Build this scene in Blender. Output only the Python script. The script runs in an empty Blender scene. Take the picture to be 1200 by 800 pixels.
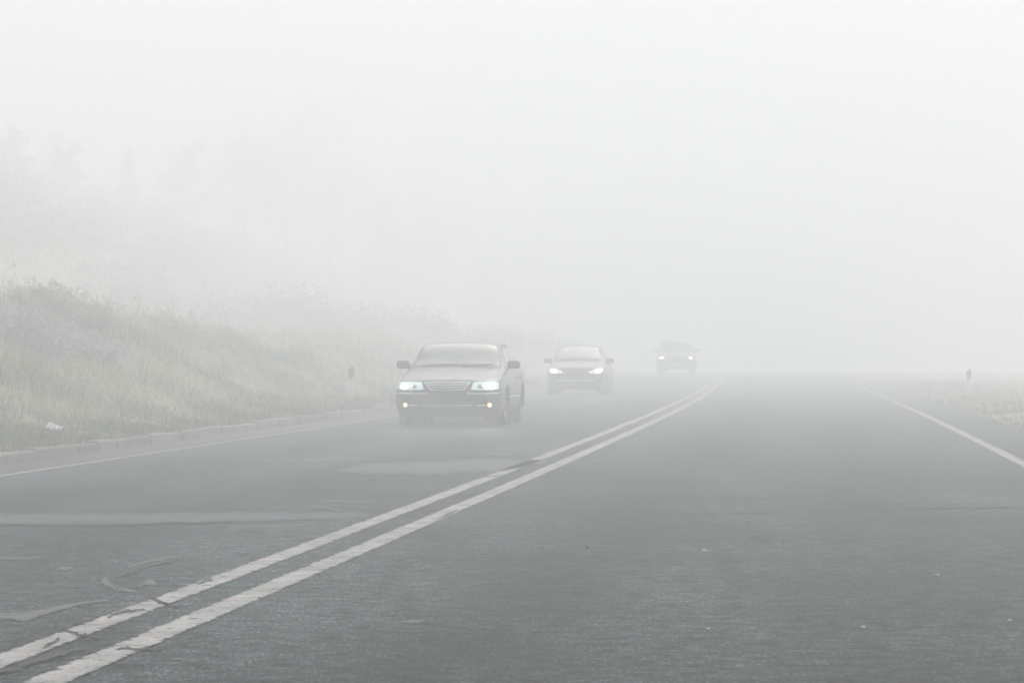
import bpy, bmesh, math, random
import numpy as np
from mathutils import Vector, noise
from mathutils.bvhtree import BVHTree

SC = bpy.context.scene
COL = SC.collection
R = math.radians
random.seed(7); RNG = np.random.default_rng(7)

# ------------------------------------------------------------------ camera
EYE = 1.22            # camera height, metres
FPX = 3600.0          # focal length in pixels of a 1200 px wide frame
HORIZON = 415.0
cam = bpy.data.cameras.new('camera'); cam.lens = 36 * FPX / 1200; cam.sensor_width = 36
cam.sensor_fit = 'HORIZONTAL'; cam.clip_start = 0.5; cam.clip_end = 2000
camo = bpy.data.objects.new('camera', cam); COL.objects.link(camo)
camo.location = (0, 0, EYE)
camo.rotation_euler = (R(90) + math.atan((HORIZON - 400) / FPX), 0, 0)
SC.camera = camo

# ------------------------------------------------------------------ world, sun, exposure
SUN_EL, SUN_AZ = 52, 25          # azimuth measured from +Y (view direction) towards +X
w = bpy.data.worlds.new('World'); SC.world = w; w.use_nodes = True
nt = w.node_tree; nt.nodes.clear()
sky = nt.nodes.new('ShaderNodeTexSky'); sky.sky_type = 'NISHITA'; sky.sun_disc = False
sky.sun_elevation = R(SUN_EL); sky.sun_rotation = R(SUN_AZ); sky.air_density = 1.0; sky.dust_density = 6.0; sky.ozone_density = 1.0
hs = nt.nodes.new('ShaderNodeHueSaturation'); hs.inputs['Saturation'].default_value = 0.85
bg = nt.nodes.new('ShaderNodeBackground'); bg.inputs['Strength'].default_value = 0.12
wo = nt.nodes.new('ShaderNodeOutputWorld')
nt.links.new(sky.outputs[0], hs.inputs['Color']); nt.links.new(hs.outputs[0], bg.inputs['Color']); nt.links.new(bg.outputs[0], wo.inputs['Surface'])
sun = bpy.data.lights.new('sun', 'SUN'); sun.energy = 1.0; sun.angle = R(60); sun.color = (1.0, 1.0, 0.995)
suno = bpy.data.objects.new('sun', sun); COL.objects.link(suno)
d = Vector((math.sin(R(SUN_AZ)) * math.cos(R(SUN_EL)), math.cos(R(SUN_AZ)) * math.cos(R(SUN_EL)), math.sin(R(SUN_EL))))
suno.rotation_euler = (-d).to_track_quat('-Z', 'Y').to_euler(); suno.location = (20, 40, 60)
SC.view_settings.view_transform = 'Standard'; SC.view_settings.look = 'None'
SC.view_settings.exposure = 0.99; SC.view_settings.gamma = 1.0
try: SC.view_settings.use_curve_mapping = False
except Exception: pass
cy = SC.cycles
cy.max_bounces = 10; cy.volume_bounces = 6; cy.diffuse_bounces = 3; cy.glossy_bounces = 3; cy.transparent_max_bounces = 6
cy.use_denoising = True; cy.denoiser = 'OPENIMAGEDENOISE'; cy.denoising_prefilter = 'ACCURATE'
cy.sample_clamp_indirect = 8; cy.caustics_reflective = False; cy.caustics_refractive = False
FOG_DENSITY = 0.0166
FOG_TOP = 31.0

# ------------------------------------------------------------------ helpers
def tag(o, label=None, cat=None, group=None, kind=None):
    if label: o['label'] = label
    if cat: o['category'] = cat
    if group: o['group'] = group
    if kind: o['kind'] = kind
    return o

def mesh_obj(name, verts, faces, mat, parent=None, smooth=False):
    me = bpy.data.meshes.new(name)
    me.from_pydata([tuple(map(float, v)) for v in verts], [], faces)
    me.materials.append(mat)
    if smooth: me.polygons.foreach_set('use_smooth', [True] * len(me.polygons))
    me.update()
    o = bpy.data.objects.new(name, me); COL.objects.link(o); o.parent = parent
    return o

def empty(name, loc, rz=0):
    o = bpy.data.objects.new(name, None); COL.objects.link(o)
    o.location = loc; o.rotation_euler = (0, 0, rz); o.empty_display_size = 0.3
    return o

class MB:
    """collects shapes and links them as one mesh"""
    def __init__(s): s.v = []; s.f = []
    def add(s, v, f):
        n = len(s.v); s.v += [tuple(p) for p in v]; s.f += [tuple(i + n for i in q) for q in f]
    def box(s, x0, x1, y0, y1, z0, z1, bev=0.0):
        bm = bmesh.new(); bmesh.ops.create_cube(bm, size=1)
        for v in bm.verts:
            v.co = Vector(((x0 + x1) / 2 + v.co.x * (x1 - x0), (y0 + y1) / 2 + v.co.y * (y1 - y0), (z0 + z1) / 2 + v.co.z * (z1 - z0)))
        if bev: bmesh.ops.bevel(bm, geom=bm.edges[:], offset=bev, segments=2, affect='EDGES')
        bm.verts.index_update(); s.add([v.co[:] for v in bm.verts], [[v.index for v in f.verts] for f in bm.faces]); bm.free()
    def tube(s, pts, radii, n=6, cap=True):
        rings = []
        for i, p in enumerate(pts):
            p = Vector(p); a = Vector(pts[max(0, i - 1)]); b = Vector(pts[min(len(pts) - 1, i + 1)])
            t = (b - a).normalized() if (b - a).length > 1e-6 else Vector((0, 0, 1))
            u = t.cross(Vector((0.31, 0.95, 0.08))).normalized(); q = t.cross(u)
            rings.append([p + (u * math.cos(2 * math.pi * k / n) + q * math.sin(2 * math.pi * k / n)) * radii[i] for k in range(n)])
        f = [(i * n + k, i * n + (k + 1) % n, (i + 1) * n + (k + 1) % n, (i + 1) * n + k) for i in range(len(pts) - 1) for k in range(n)]
        if cap: f += [tuple(range(n))[::-1], tuple((len(pts) - 1) * n + k for k in range(n))]
        s.add([tuple(v) for r in rings for v in r], f)
    def build(s, name, mat, parent=None, smooth=False): return mesh_obj(name, s.v, s.f, mat, parent, smooth)

def new_mat(name):
    m = bpy.data.materials.new(name); m.use_nodes = True
    t = m.node_tree; b = t.nodes['Principled BSDF']; return m, t, b

def noise_node(t, scale, detail=2, rough=0.5, vec=None, stretch=None):
    n = t.nodes.new('ShaderNodeTexNoise'); n.inputs['Scale'].default_value = scale
    n.inputs['Detail'].default_value = detail; n.inputs['Roughness'].default_value = rough
    tc = t.nodes.new('ShaderNodeTexCoord'); src = tc.outputs['Object']
    if stretch:
        mp = t.nodes.new('ShaderNodeMapping'); mp.inputs['Scale'].default_value = stretch
        mp.inputs['Rotation'].default_value = (0, 0, R(6))
        t.links.new(src, mp.inputs[0]); src = mp.outputs[0]
    t.links.new(src, n.inputs['Vector'])
    return n

def ramp(t, src, stops):
    r = t.nodes.new('ShaderNodeValToRGB'); e = r.color_ramp.elements
    while len(e) < len(stops): e.new(0.5)
    for i, (p, c) in enumerate(stops):
        e[i].position = p; e[i].color = (*c, 1) if isinstance(c, tuple) else (c, c, c, 1)
    t.links.new(src, r.inputs[0]); return r

def mixc(t, fac, a, b, mode='MIX'):
    m = t.nodes.new('ShaderNodeMix'); m.data_type = 'RGBA'; m.blend_type = mode
    if isinstance(fac, (int, float)): m.inputs[0].default_value = fac
    else: t.links.new(fac, m.inputs[0])
    for s, k in ((a, 6), (b, 7)):
        if isinstance(s, tuple): m.inputs[k].default_value = (*s, 1)
        else: t.links.new(s, m.inputs[k])
    return m.outputs[2]

def simple(name, col, rough=0.5, metal=0.0, spec=0.5, coat=0.0, emit=None, power=0, var=0.12, vscale=3.0):
    m, t, b = new_mat(name)
    n = noise_node(t, vscale, 4)
    r = ramp(t, n.outputs['Fac'], [(0.3, tuple(c * (1 - var) for c in col)), (0.7, tuple(min(1, c * (1 + var)) for c in col))])
    t.links.new(r.outputs[0], b.inputs['Base Color'])
    b.inputs['Roughness'].default_value = rough; b.inputs['Metallic'].default_value = metal
    b.inputs['Specular IOR Level'].default_value = spec; b.inputs['Coat Weight'].default_value = coat
    b.inputs['Coat Roughness'].default_value = 0.06
    if emit: b.inputs['Emission Color'].default_value = (*emit, 1); b.inputs['Emission Strength'].default_value = power
    return m

# ------------------------------------------------------------------ asphalt and paint
ASPH = (0.016, 0.026, 0.0265)
def asphalt_color(t):
    """aged asphalt: aggregate grain, blotches, streaks worn along the lanes"""
    g = noise_node(t, 60, 4, 0.8, stretch=(1, 0.14, 1))
    g1 = ramp(t, g.outputs['Fac'], [(0.36, tuple(c * 0.10 for c in ASPH)), (0.5, ASPH), (0.64, (0.062, 0.070, 0.068))])
    g2 = noise_node(t, 7, 5, 0.75)
    r2 = ramp(t, g2.outputs['Fac'], [(0.38, 0.12), (0.62, 2.3)])
    c = mixc(t, 1.0, g1.outputs[0], r2.outputs[0], 'MULTIPLY')
    g3 = noise_node(t, 0.8, 5, 0.6, stretch=(1.0, 0.22, 1))
    r3 = ramp(t, g3.outputs['Fac'], [(0.35, 0.6), (0.65, 1.4)])
    c = mixc(t, 1.0, c, r3.outputs[0], 'MULTIPLY')
    g5 = noise_node(t, 0.5, 4, 0.6, stretch=(0.3, 1.4, 1))       # crosswise lifts of the paver
    r5 = ramp(t, g5.outputs['Fac'], [(0.35, 0.75), (0.65, 1.25)])
    c = mixc(t, 1.0, c, r5.outputs[0], 'MULTIPLY')
    g4 = noise_node(t, 26, 1, 0.5)                               # pale stones
    r4 = ramp(t, g4.outputs['Fac'], [(0.74, 0.0), (0.78, 1.0)])
    c = mixc(t, r4.outputs[0], c, (0.2, 0.21, 0.205))
    return c, g

m, t, b = new_mat('asphalt'); MAT_ASPH = m
c, g = asphalt_color(t)
# tyre tracks: bands polished dark by traffic, following the lanes (vertex attribute 'lane' = offset from the centre line)
la = t.nodes.new('ShaderNodeAttribute'); la.attribute_name = 'lane'
wob = noise_node(t, 0.25, 2, 0.5, stretch=(1, .2, 1))
ad = t.nodes.new('ShaderNodeMath'); ad.operation = 'MULTIPLY_ADD'; ad.inputs[1].default_value = 0.5; t.links.new(wob.outputs['Fac'], ad.inputs[0]); t.links.new(la.outputs['Fac'], ad.inputs[2])
sc_ = t.nodes.new('ShaderNodeMath'); sc_.operation = 'MULTIPLY_ADD'; sc_.inputs[1].default_value = 1 / 13.0; sc_.inputs[2].default_value = 0.5 - .25 / 13; t.links.new(ad.outputs[0], sc_.inputs[0])
tk = []
for u_ in (-3.6, -1.7, 1.6, 3.5):
    c_ = 0.5 + u_ / 13; tk += [(c_ - .055, 1.12), (c_ - .015, 0.72), (c_ + .015, 0.72), (c_ + .055, 1.12)]
rt = ramp(t, sc_.outputs[0], tk); c = mixc(t, 1.0, c, rt.outputs[0], 'MULTIPLY')
t.links.new(c, b.inputs['Base Color'])
b.inputs['Roughness'].default_value = 0.72; b.inputs['Specular IOR Level'].default_value = 0.04
bp = t.nodes.new('ShaderNodeBump'); bp.inputs['Strength'].default_value = 0.6; bp.inputs['Distance'].default_value = 0.006
t.links.new(g.outputs['Fac'], bp.inputs['Height']); t.links.new(bp.outputs[0], b.inputs['Normal'])

m, t, b = new_mat('road_paint'); MAT_PAINT = m
c, g = asphalt_color(t)
n1 = noise_node(t, 3.0, 4, 0.6); p = ramp(t, n1.outputs['Fac'], [(0.3, (0.20, 0.20, 0.19)), (0.7, (0.38, 0.37, 0.35))])
n1b = noise_node(t, 60, 2, 0.7); p2 = ramp(t, n1b.outputs['Fac'], [(0.3, 0.72), (0.7, 1.15)])
pc = mixc(t, 1.0, p.outputs[0], p2.outputs[0], 'MULTIPLY')
n2 = noise_node(t, 9, 9, 0.8)
at_ = t.nodes.new('ShaderNodeAttribute'); at_.attribute_name = 'core'
ed = t.nodes.new('ShaderNodeMath'); ed.operation = 'MULTIPLY_ADD'; ed.inputs[1].default_value = 0.12; t.links.new(at_.outputs['Fac'], ed.inputs[0]); t.links.new(n2.outputs['Fac'], ed.inputs[2])
wr = ramp(t, ed.outputs[0], [(0.525, 0.0), (0.57, 1.0)])
fin = mixc(t, wr.outputs[0], c, pc); t.links.new(fin, b.inputs['Base Color']); b.inputs['Roughness'].default_value = 0.8; b.inputs['Specular IOR Level'].default_value = 0.1

def ragged(name, lo, hi, scale, a, b_, k=0.2):
    """a mark that breaks up into the asphalt towards its own edges (vertex attribute 'core': 0 at the rim, 1 inside)"""
    m, t, bs = new_mat(name); c, g = asphalt_color(t)
    n = noise_node(t, scale, 8, 0.75); r_ = ramp(t, noise_node(t, scale * 2.3, 4, 0.7).outputs['Fac'], [(0.3, lo), (0.7, hi)])
    at_ = t.nodes.new('ShaderNodeAttribute'); at_.attribute_name = 'core'
    ed = t.nodes.new('ShaderNodeMath'); ed.operation = 'MULTIPLY_ADD'; ed.inputs[1].default_value = k
    t.links.new(at_.outputs['Fac'], ed.inputs[0]); t.links.new(n.outputs['Fac'], ed.inputs[2])
    wr = ramp(t, ed.outputs[0], [(a, 0.0), (b_, 1.0)])
    t.links.new(mixc(t, wr.outputs[0], c, r_.outputs[0]), bs.inputs['Base Color'])
    bs.inputs['Roughness'].default_value = 0.6; bs.inputs['Specular IOR Level'].default_value = 0.05; return m
MAT_PATCH = ragged('worn_patch', (0.045, 0.052, 0.05), (0.13, 0.135, 0.125), 24, 0.54, 0.63)
MAT_BAND = ragged('sealed_band', (0.040, 0.050, 0.052), (0.070, 0.082, 0.084), 3, 0.56, 0.70)
MAT_CRACK = ragged('crack_dirt', (0.001, 0.001, 0.001), (0.005, 0.004, 0.003), 26, 0.49, 0.54)
MAT_CRACK.node_tree.nodes['Principled BSDF'].inputs['Specular IOR Level'].default_value = 0.0
MAT_TAR = simple('tar', (0.010, 0.009, 0.008), 0.95, var=0.6, vscale=30)
MAT_CRACK.node_tree.nodes['Principled BSDF'].inputs['Specular IOR Level'].default_value = 0.1
def set_core(o, vals):
    at_ = o.data.attributes.new('core', 'FLOAT', 'POINT'); at_.data.foreach_set('value', vals)
MAT_GUTTER = simple('gutter_dirt', (0.030, 0.028, 0.020), 0.95, var=0.4, vscale=6)

# ------------------------------------------------------------------ road geometry
def sm(a, b, x):
    q = max(0.0, min(1.0, (x - a) / (b - a))); return q * q * (3 - 2 * q)

_L = [(0, 766), (400, 626), (450, 609), (625, 536), (728, 499), (768, 482), (800, 467), (832, 452)]
_R = [(50, 800), (400, 654), (450, 637), (625, 560), (748, 499.5), (778, 490), (800, 478), (824, 463), (842, 453)]
def flat(px, py): Y = FPX * EYE / (py - HORIZON); return (px - 600) / FPX * Y, Y
_p = [(flat(*q)[0] + .19, flat(*q)[1]) for q in _L] + [(flat(*q)[0] - .17, flat(*q)[1]) for q in _R]
_c = np.polyfit([q[1] for q in _p], [q[0] for q in _p], 2, w=[1 / math.sqrt(q[1]) for q in _p])
def xc(Y):
    """centre line of the road"""
    if Y > 150: return xc(150) + (Y - 150) * (2 * _c[0] * 150 + _c[1])
    return _c[0] * Y * Y + _c[1] * Y + _c[2]
def zr(Y):
    """long profile of the road: a slight rise to a crest, then falling away"""
    z = 0.2 * sm(80, 165, Y)
    if Y > 165: z -= (min(Y, 215) - 165) ** 2 * 0.0003
    if Y > 215: z -= (Y - 215) * 0.03
    return z
print('road fit', _c, xc(12), xc(50), xc(110))

YS = list(np.arange(-60, 10, 5)) + list(np.arange(10, 120, 1.0)) + list(np.arange(120, 470, 5))
U_LINE_L, U_LINE_R, U_KERB, U_ROAD_R = -5.15, 5.34, -5.86, 6.35

def strip(name, u0, u1, dz, mat, ys=YS, n=1, jitter=0):
    v, f = [], []
    for i, Y in enumerate(ys):
        for k in range(n + 1):
            u = u0 + (u1 - u0) * k / n
            if jitter and (k in (0, n)): u += (noise.noise(Vector((Y * 1.3, u * 3, 0))) + 0.5 * noise.noise(Vector((Y * 5, u, 0)))) * jitter
            v.append((xc(Y) + u, Y, zr(Y) + dz))
    for i in range(len(ys) - 1):
        for k in range(n):
            a = i * (n + 1) + k; f.append((a, a + 1, a + n + 2, a + n + 1))
    o = mesh_obj(name, v, f, mat)
    set_core(o, [0.0 if (n > 1 and k in (0, n)) else 1.0 for i in range(len(ys)) for k in range(n + 1)]); return o

road = tag(strip('road', U_KERB, U_ROAD_R, 0.0, MAT_ASPH, n=12), kind='structure')
_a = road.data.attributes.new('lane', 'FLOAT', 'POINT'); _a.data.foreach_set('value', [U_KERB + (U_ROAD_R - U_KERB) * k / 12 for _ in YS for k in range(13)])
fine = list(np.arange(8, 60, 0.25)) + list(np.arange(60, 220, 2.0))
for u, wd in ((-0.195, 0.165), (0.185, 0.175)):
    tag(strip('road_centre_line', u - wd / 2, u + wd / 2, 0.004, MAT_PAINT, fine, 6, 0.005), kind='structure')
tag(strip('road_edge_line', U_LINE_L - .06, U_LINE_L + .06, 0.004, MAT_PAINT, fine, 4, 0.02), kind='structure')
tag(strip('road_edge_line', U_LINE_R - .08, U_LINE_R + .09, 0.004, MAT_PAINT, fine, 4, 0.03), kind='structure')
tag(strip('gutter', U_KERB, U_LINE_L - .10, 0.005, MAT_GUTTER, fine, 3, 0.05), kind='structure')

# ------------------------------------------------------------------ terrain
def bank(u, Y):
    """height of the ground above the road profile at offset u from the centre line"""
    if u < 0:
        low = 1 - 0.5 * sm(50, 95, Y)
        dd = max(0.0, -u - 6.06)
        k = 0.62 + 0.10 * math.sin(Y / 17.0 + 1)
        z = 0.10 + 0.09 * min(dd, 1.3)
        if dd > 0.8: z += (min(dd, 6.2) - 0.8) * 0.43 * sm(0.8, 3.0, dd) * k / 0.62 * low
        if dd > 6.2: z += (min(dd, 16) - 6.2) * 0.05
        if dd > 15: z += (min(dd, 40) - 15) * 0.42 * sm(15, 21, dd)
        if dd > 40: z += (min(dd, 70) - 40) * 0.03
        n = noise.noise(Vector((u * .35, Y * .22, 0))) * 0.5 + noise.noise(Vector((u * .9, Y * .7, 3))) * 0.22
        return z + n * min(1, dd / 3.0) * (1 if dd < 14 else 2)
    dd = max(0.0, u - U_ROAD_R)
    z = -0.01 + 0.05 * min(dd, 1.0) - 0.02 * max(0, min(dd - 2.5, 40))
    return z + noise.noise(Vector((u * .5, Y * .4, 0))) * 0.10 * min(1, dd / 2) + noise.noise(Vector((u * .1, Y * .08, 5))) * 0.3 * min(1, dd / 12)
def ground_z(x, Y):
    return zr(Y) + bank(x - xc(Y), Y)
us = [-290, -230, -180, -140, -110, -85, -66, -50, -40, -32, -27, -23] + list(np.arange(-20.4, -6.1, 0.4)) + [-6.04, -5.88, 6.1, 6.5] + list(np.arange(6.8, 16, 0.6)) + [17, 19, 22, 26, 32, 40, 52, 70, 95, 130, 180, 235, 290]
v, f = [], []
for Y in YS:
    for u in us:
        z = bank(u, Y) if (u < -5.98 or u > 6.4) else -0.06
        v.append((xc(Y) + u, Y, zr(Y) + z))
for i in range(len(YS) - 1):
    for k in range(len(us) - 1):
        a = i * len(us) + k; f.append((a, a + 1, a + len(us) + 1, a + len(us)))
m, t, b = new_mat('ground_turf'); MAT_TURF = m
n0 = noise_node(t, 0.45, 5, 0.6); cA = ramp(t, n0.outputs['Fac'], [(0.3, (0.08, 0.10, 0.05)), (0.5, (0.14, 0.145, 0.08)), (0.7, (0.20, 0.195, 0.125))])
n1 = noise_node(t, 7, 5, 0.7); cB = ramp(t, n1.outputs['Fac'], [(0.3, 0.5), (0.7, 1.45)])
t.links.new(mixc(t, 1.0, cA.outputs[0], cB.outputs[0], 'MULTIPLY'), b.inputs['Base Color']); b.inputs['Roughness'].default_value = 0.95
gr = mesh_obj('ground', v, f, MAT_TURF, smooth=True); tag(gr, kind='structure')

# kerb of concrete blocks
m, t, b = new_mat('kerb_concrete'); MAT_KERB = m
n0 = noise_node(t, 1.1, 5, 0.65); cA = ramp(t, n0.outputs['Fac'], [(0.3, (0.035, 0.04, 0.034)), (0.7, (0.17, 0.168, 0.14))])
n1 = noise_node(t, 16, 5, 0.7); cB = ramp(t, n1.outputs['Fac'], [(0.3, 0.7), (0.7, 1.2)])
t.links.new(mixc(t, 1.0, cA.outputs[0], cB.outputs[0], 'MULTIPLY'), b.inputs['Base Color']); b.inputs['Roughness'].default_value = 0.9
mb = MB(); Y = 20.0
while Y < 190:
    L = 0.98 if Y < 90 else 4.9
    dz, du = random.uniform(-.018, .018), random.uniform(-.018, .018)
    x0, x1 = xc(Y), xc(Y + L); z0 = zr(Y) + dz
    pts = [(-.19, -.08), (-.19, .135), (-.02, .135), (.0, .115), (.015, -.08)]
    vv = [(x0 + U_KERB + du + a, Y, z0 + c_) for a, c_ in pts] + [(x1 + U_KERB + du + a, Y + L, z0 + c_) for a, c_ in pts]
    mb.add(vv, [(0, 1, 2, 3, 4), (9, 8, 7, 6, 5)] + [(i, i + 5, (i + 1) % 5 + 5, (i + 1) % 5) for i in range(5)])
    Y += L + 0.03
tag(mb.build('kerb', MAT_KERB), kind='structure')

# ------------------------------------------------------------------ cracks, patches, bands (real marks lying on the road plane)
def at(px, py, z=0.0):
    Y = FPX * (EYE - z) / (py - HORIZON); return ((px - 600) / FPX * Y, Y, z)
def mark(name, line, mat, z, seed=0, jit=0.5, edge=0.25):
    """line: (px, py, thickness) of the mark in the photograph, laid back on the road plane"""
    rnd = random.Random(seed); P = []
    for (a, b_) in zip(line[:-1], line[1:]):
        n = max(2, int(abs(b_[0] - a[0]) / 2.5))
        for k in range(n):
            q = k / n; P.append([a[i] + (b_[i] - a[i]) * q for i in range(3)])
    P.append(list(line[-1])); n = len(P); rows = [[], [], [], [], []]; core = []
    walk = 0.0
    for x, y, th in P:
        walk = walk * .7 + rnd.uniform(-jit, jit); y += walk; t0, t1 = (th / 2 * (1 + rnd.uniform(-edge, edge)) for _ in range(2))
        for r_, q in zip(rows, (-t0, -t0 * .6, 0, t1 * .6, t1)): r_.append(at(x, y + q, z))
    for k in range(5): core += [0.0 if (k in (0, 4) or i in (0, n - 1)) else (0.75 if k in (1, 3) else 1.0) for i in range(n)]
    o = mesh_obj(name, sum(rows, []), [((k + 1) * n + i, (k + 1) * n + i + 1, k * n + i + 1, k * n + i) for k in range(4) for i in range(n - 1)], mat)
    set_core(o, core); return tag(o, kind='structure')
mark('road_seam_band', [(-120, 608, 13), (60, 607, 12), (200, 606.5, 12), (330, 604, 10), (432, 603, 7)], MAT_BAND, .004, 1, .3, .08)
mark('road_patch', [(395, 551, 1), (430, 549, 13), (520, 547, 17), (580, 545, 15), (640, 540, 4)], MAT_BAND, .004, 2, .4, .15)
mark('road_patch', [(-80, 726, 4), (0, 720, 5), (30, 722, 12), (52, 716, 8), (95, 706, 2.5), (128, 703, 2)], MAT_PATCH, .0045, 3, .5)
mark('road_patch', [(118, 680, 2), (124, 681, 10), (135, 687, 7), (160, 692, 3)], MAT_PATCH, .0045, 4)
mark('road_patch', [(160, 686, 2), (172, 680, 9), (184, 684, 5)], MAT_PATCH, .0045, 5)
mark('road_patch', [(66, 666, 1), (75, 665, 4), (86, 664, 1)], MAT_PATCH, .0045, 6, .2)
mark('road_patch', [(150, 664, 1.5), (180, 656, 3), (215, 649, 1.5)], MAT_PATCH, .0045, 7)
mark('road_patch', [(360, 593, 1), (378, 594, 1.6), (398, 597, 2)], MAT_PATCH, .0085, 8, .2)
mark('road_patch', [(372, 586, 1), (410, 587, 2), (440, 587, 1.4)], MAT_PATCH, .0085, 9, .3)
mark('road_patch', [(470, 728, 1), (484, 727, 4), (498, 727, 1)], MAT_PATCH, .0045, 10, .2)
mark('road_patch', [(570, 532, 1), (585, 532, 1.7), (600, 532, 1)], MAT_PATCH, .0085, 11, .2)
mark('road_crack', [(-120, 612, 0.97), (48, 614, 1.16), (85, 614, 2.13), (105, 614, 1.16), (160, 613, 1.36), (205, 612, 0.97), (280, 610, 0.58), (420, 611, 0.49)], MAT_CRACK, .009, 12, 0.33, .8)
mark('road_crack', [(395, 560, 0.58), (470, 559, 0.97), (560, 558.5, 1.07), (600, 556, 0.49)], MAT_CRACK, .009, 13, 0.33, .8)
mark('road_crack', [(430, 538, 0.49), (500, 536, 0.88), (560, 535, 0.88), (640, 534, 0.49)], MAT_CRACK, .009, 14, 0.28, .8)
mark('road_crack', [(132, 674, 1.94), (150, 669, 2.52), (170, 663, 1.55), (186, 659, 2.52), (205, 655, 2.92), (222, 651, 0.97), (240, 647, 0.58)], MAT_CRACK, .009, 15, 1.23, .8)
mark('road_crack', [(145, 687, 1.36), (160, 686, 3.40), (168, 680, 1.94), (176, 676, 0.97)], MAT_CRACK, .009, 16, 1.06, .8)
mark('road_crack', [(203, 688, 0.97), (190, 694, 2.52), (178, 700, 4.37)], MAT_CRACK, .009, 17, 1.06, .8)
mark('road_crack', [(176, 700, 3.50), (186, 704, 2.92), (200, 706, 0.97)], MAT_CRACK, .009, 18, 1.06, .8)
mark('road_crack', [(126, 722, 0.97), (140, 718, 1.94), (155, 714, 2.34), (170, 712, 0.97)], MAT_CRACK, .009, 19, 1.23, .8)
mark('road_crack', [(92, 724, 1.94), (82, 732, 3.89), (74, 737, 2.52)], MAT_CRACK, .009, 20, 0.88, .8)
mark('road_crack', [(74, 736, 2.34), (90, 741, 3.31), (105, 744, 2.34), (118, 746, 0.97)], MAT_CRACK, .009, 21, 0.88, .8)
mark('road_crack', [(48, 757, 0.97), (58, 753, 2.52), (70, 746, 2.92)], MAT_CRACK, .009, 22, 1.41, .8)
mark('road_crack', [(-40, 792, 2.92), (0, 787, 3.89), (16, 783, 2.43), (30, 780, 0.97)], MAT_CRACK, .009, 23, 1.41, .8)
mark('road_crack', [(22, 778, 3.89), (40, 771, 6.80), (62, 765, 4.86), (88, 762, 2.92), (112, 758, 0.97)], MAT_CRACK, .009, 24, 2.11, .8)
mark('road_crack', [(138, 760, 0.97), (160, 759, 1.94), (178, 760, 1.55), (200, 757, 0.78)], MAT_CRACK, .009, 25, 1.06, .8)
mark('road_crack', [(514, 606, 0.97), (522, 602, 2.13), (530, 598, 1.94), (537, 595, 0.78)], MAT_CRACK, .009, 26, 0.88, .8)
mark('road_crack', [(232, 683, 0.78), (240, 680, 1.94), (250, 679, 0.78)], MAT_CRACK, .009, 27, 0.44, .8)
mark('road_crack', [(640, 601, 0.39), (780, 600, 0.88), (880, 599, 0.88), (960, 596, 0.49), (1080, 593.5, 1.07), (1200, 593, 1.27), (1290, 592, 0.97)], MAT_CRACK, .009, 28, 0.44, .8)
mark('road_crack', [(100, 744, 1.5), (112, 752, 2), (104, 760, 1.4), (118, 766, .8)], MAT_CRACK, .009, 31, 1.28, .8)
mark('road_crack', [(84, 731, 1.2), (98, 726, 1.6), (112, 723, .8)], MAT_CRACK, .009, 32, 0.96, .8)
mark('road_crack', [(186, 703, 1.4), (204, 708, 1.6), (216, 707, .8)], MAT_CRACK, .009, 33, 0.96, .8)
mark('road_crack', [(205, 655, 1.2), (214, 660, 1.5), (226, 662, .6)], MAT_CRACK, .009, 34, 0.80, .8)
mark('road_crack', [(128, 677, 2.0), (133, 684, 2.2), (144, 689, 1.2)], MAT_CRACK, .009, 35, 0.96, .8)
mark('road_patch', [(-60, 655, 1), (-20, 652, 4), (20, 654, 3), (60, 650, 1)], MAT_BAND, .004, 41, .8)
mark('road_patch', [(300, 540, 1), (380, 537, 4), (470, 538, 1)], MAT_BAND, .004, 43, .5)
mark('road_crack', [(655, 552, 0.58), (668, 552, 1.16), (680, 552, 0.58)], MAT_CRACK, .009, 29, 0.22, .8)

# loose pebbles lying on the lane
MAT_STONE = simple('pale_stone', (0.42, 0.42, 0.40), 0.85, var=0.25, vscale=9)
def pebble(name, loc, r, mat, seed):
    bm = bmesh.new(); bmesh.ops.create_icosphere(bm, subdivisions=2, radius=1)
    for vv in bm.verts:
        n = noise.noise(vv.co * 1.4 + Vector((seed * 7.1, seed, 0)))
        vv.co *= 1 + 0.45 * n; vv.co.x *= r * 1.25; vv.co.y *= r; vv.co.z = vv.co.z * r * 0.62 + r * 0.42
    me = bpy.data.meshes.new(name); bm.to_mesh(me); bm.free(); me.materials.append(mat)
    o = bpy.data.objects.new(name, me); COL.objects.link(o); o.location = loc; return o
for i, (px, py, r, lab) in enumerate((
        (830, 737, .012, 'pale pebble on the bare grey lane, lowest near the middle'),
        (1012, 735, .013, 'pale pebble on the right lane, a little left of the two right ones'),
        (825, 646, .020, 'whitish flat chip of stone lying high on the right lane'),
        (913, 639, .014, 'small light stone chip beside the larger whitish one'),
        (1183, 727, .014, 'light pebble near the right edge of the frame'),
        (1098, 674, .017, 'dull light stone on the far right of the lane'),
        (688, 642, .016, 'dark lump of tar on the lane right of the double line'))):
    m_ = MAT_STONE if i < 6 else MAT_TAR
    tag(pebble('pebble', at(px, py), r * .7, m_, i), lab, 'pebble', 'pebbles on the lane')

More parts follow.
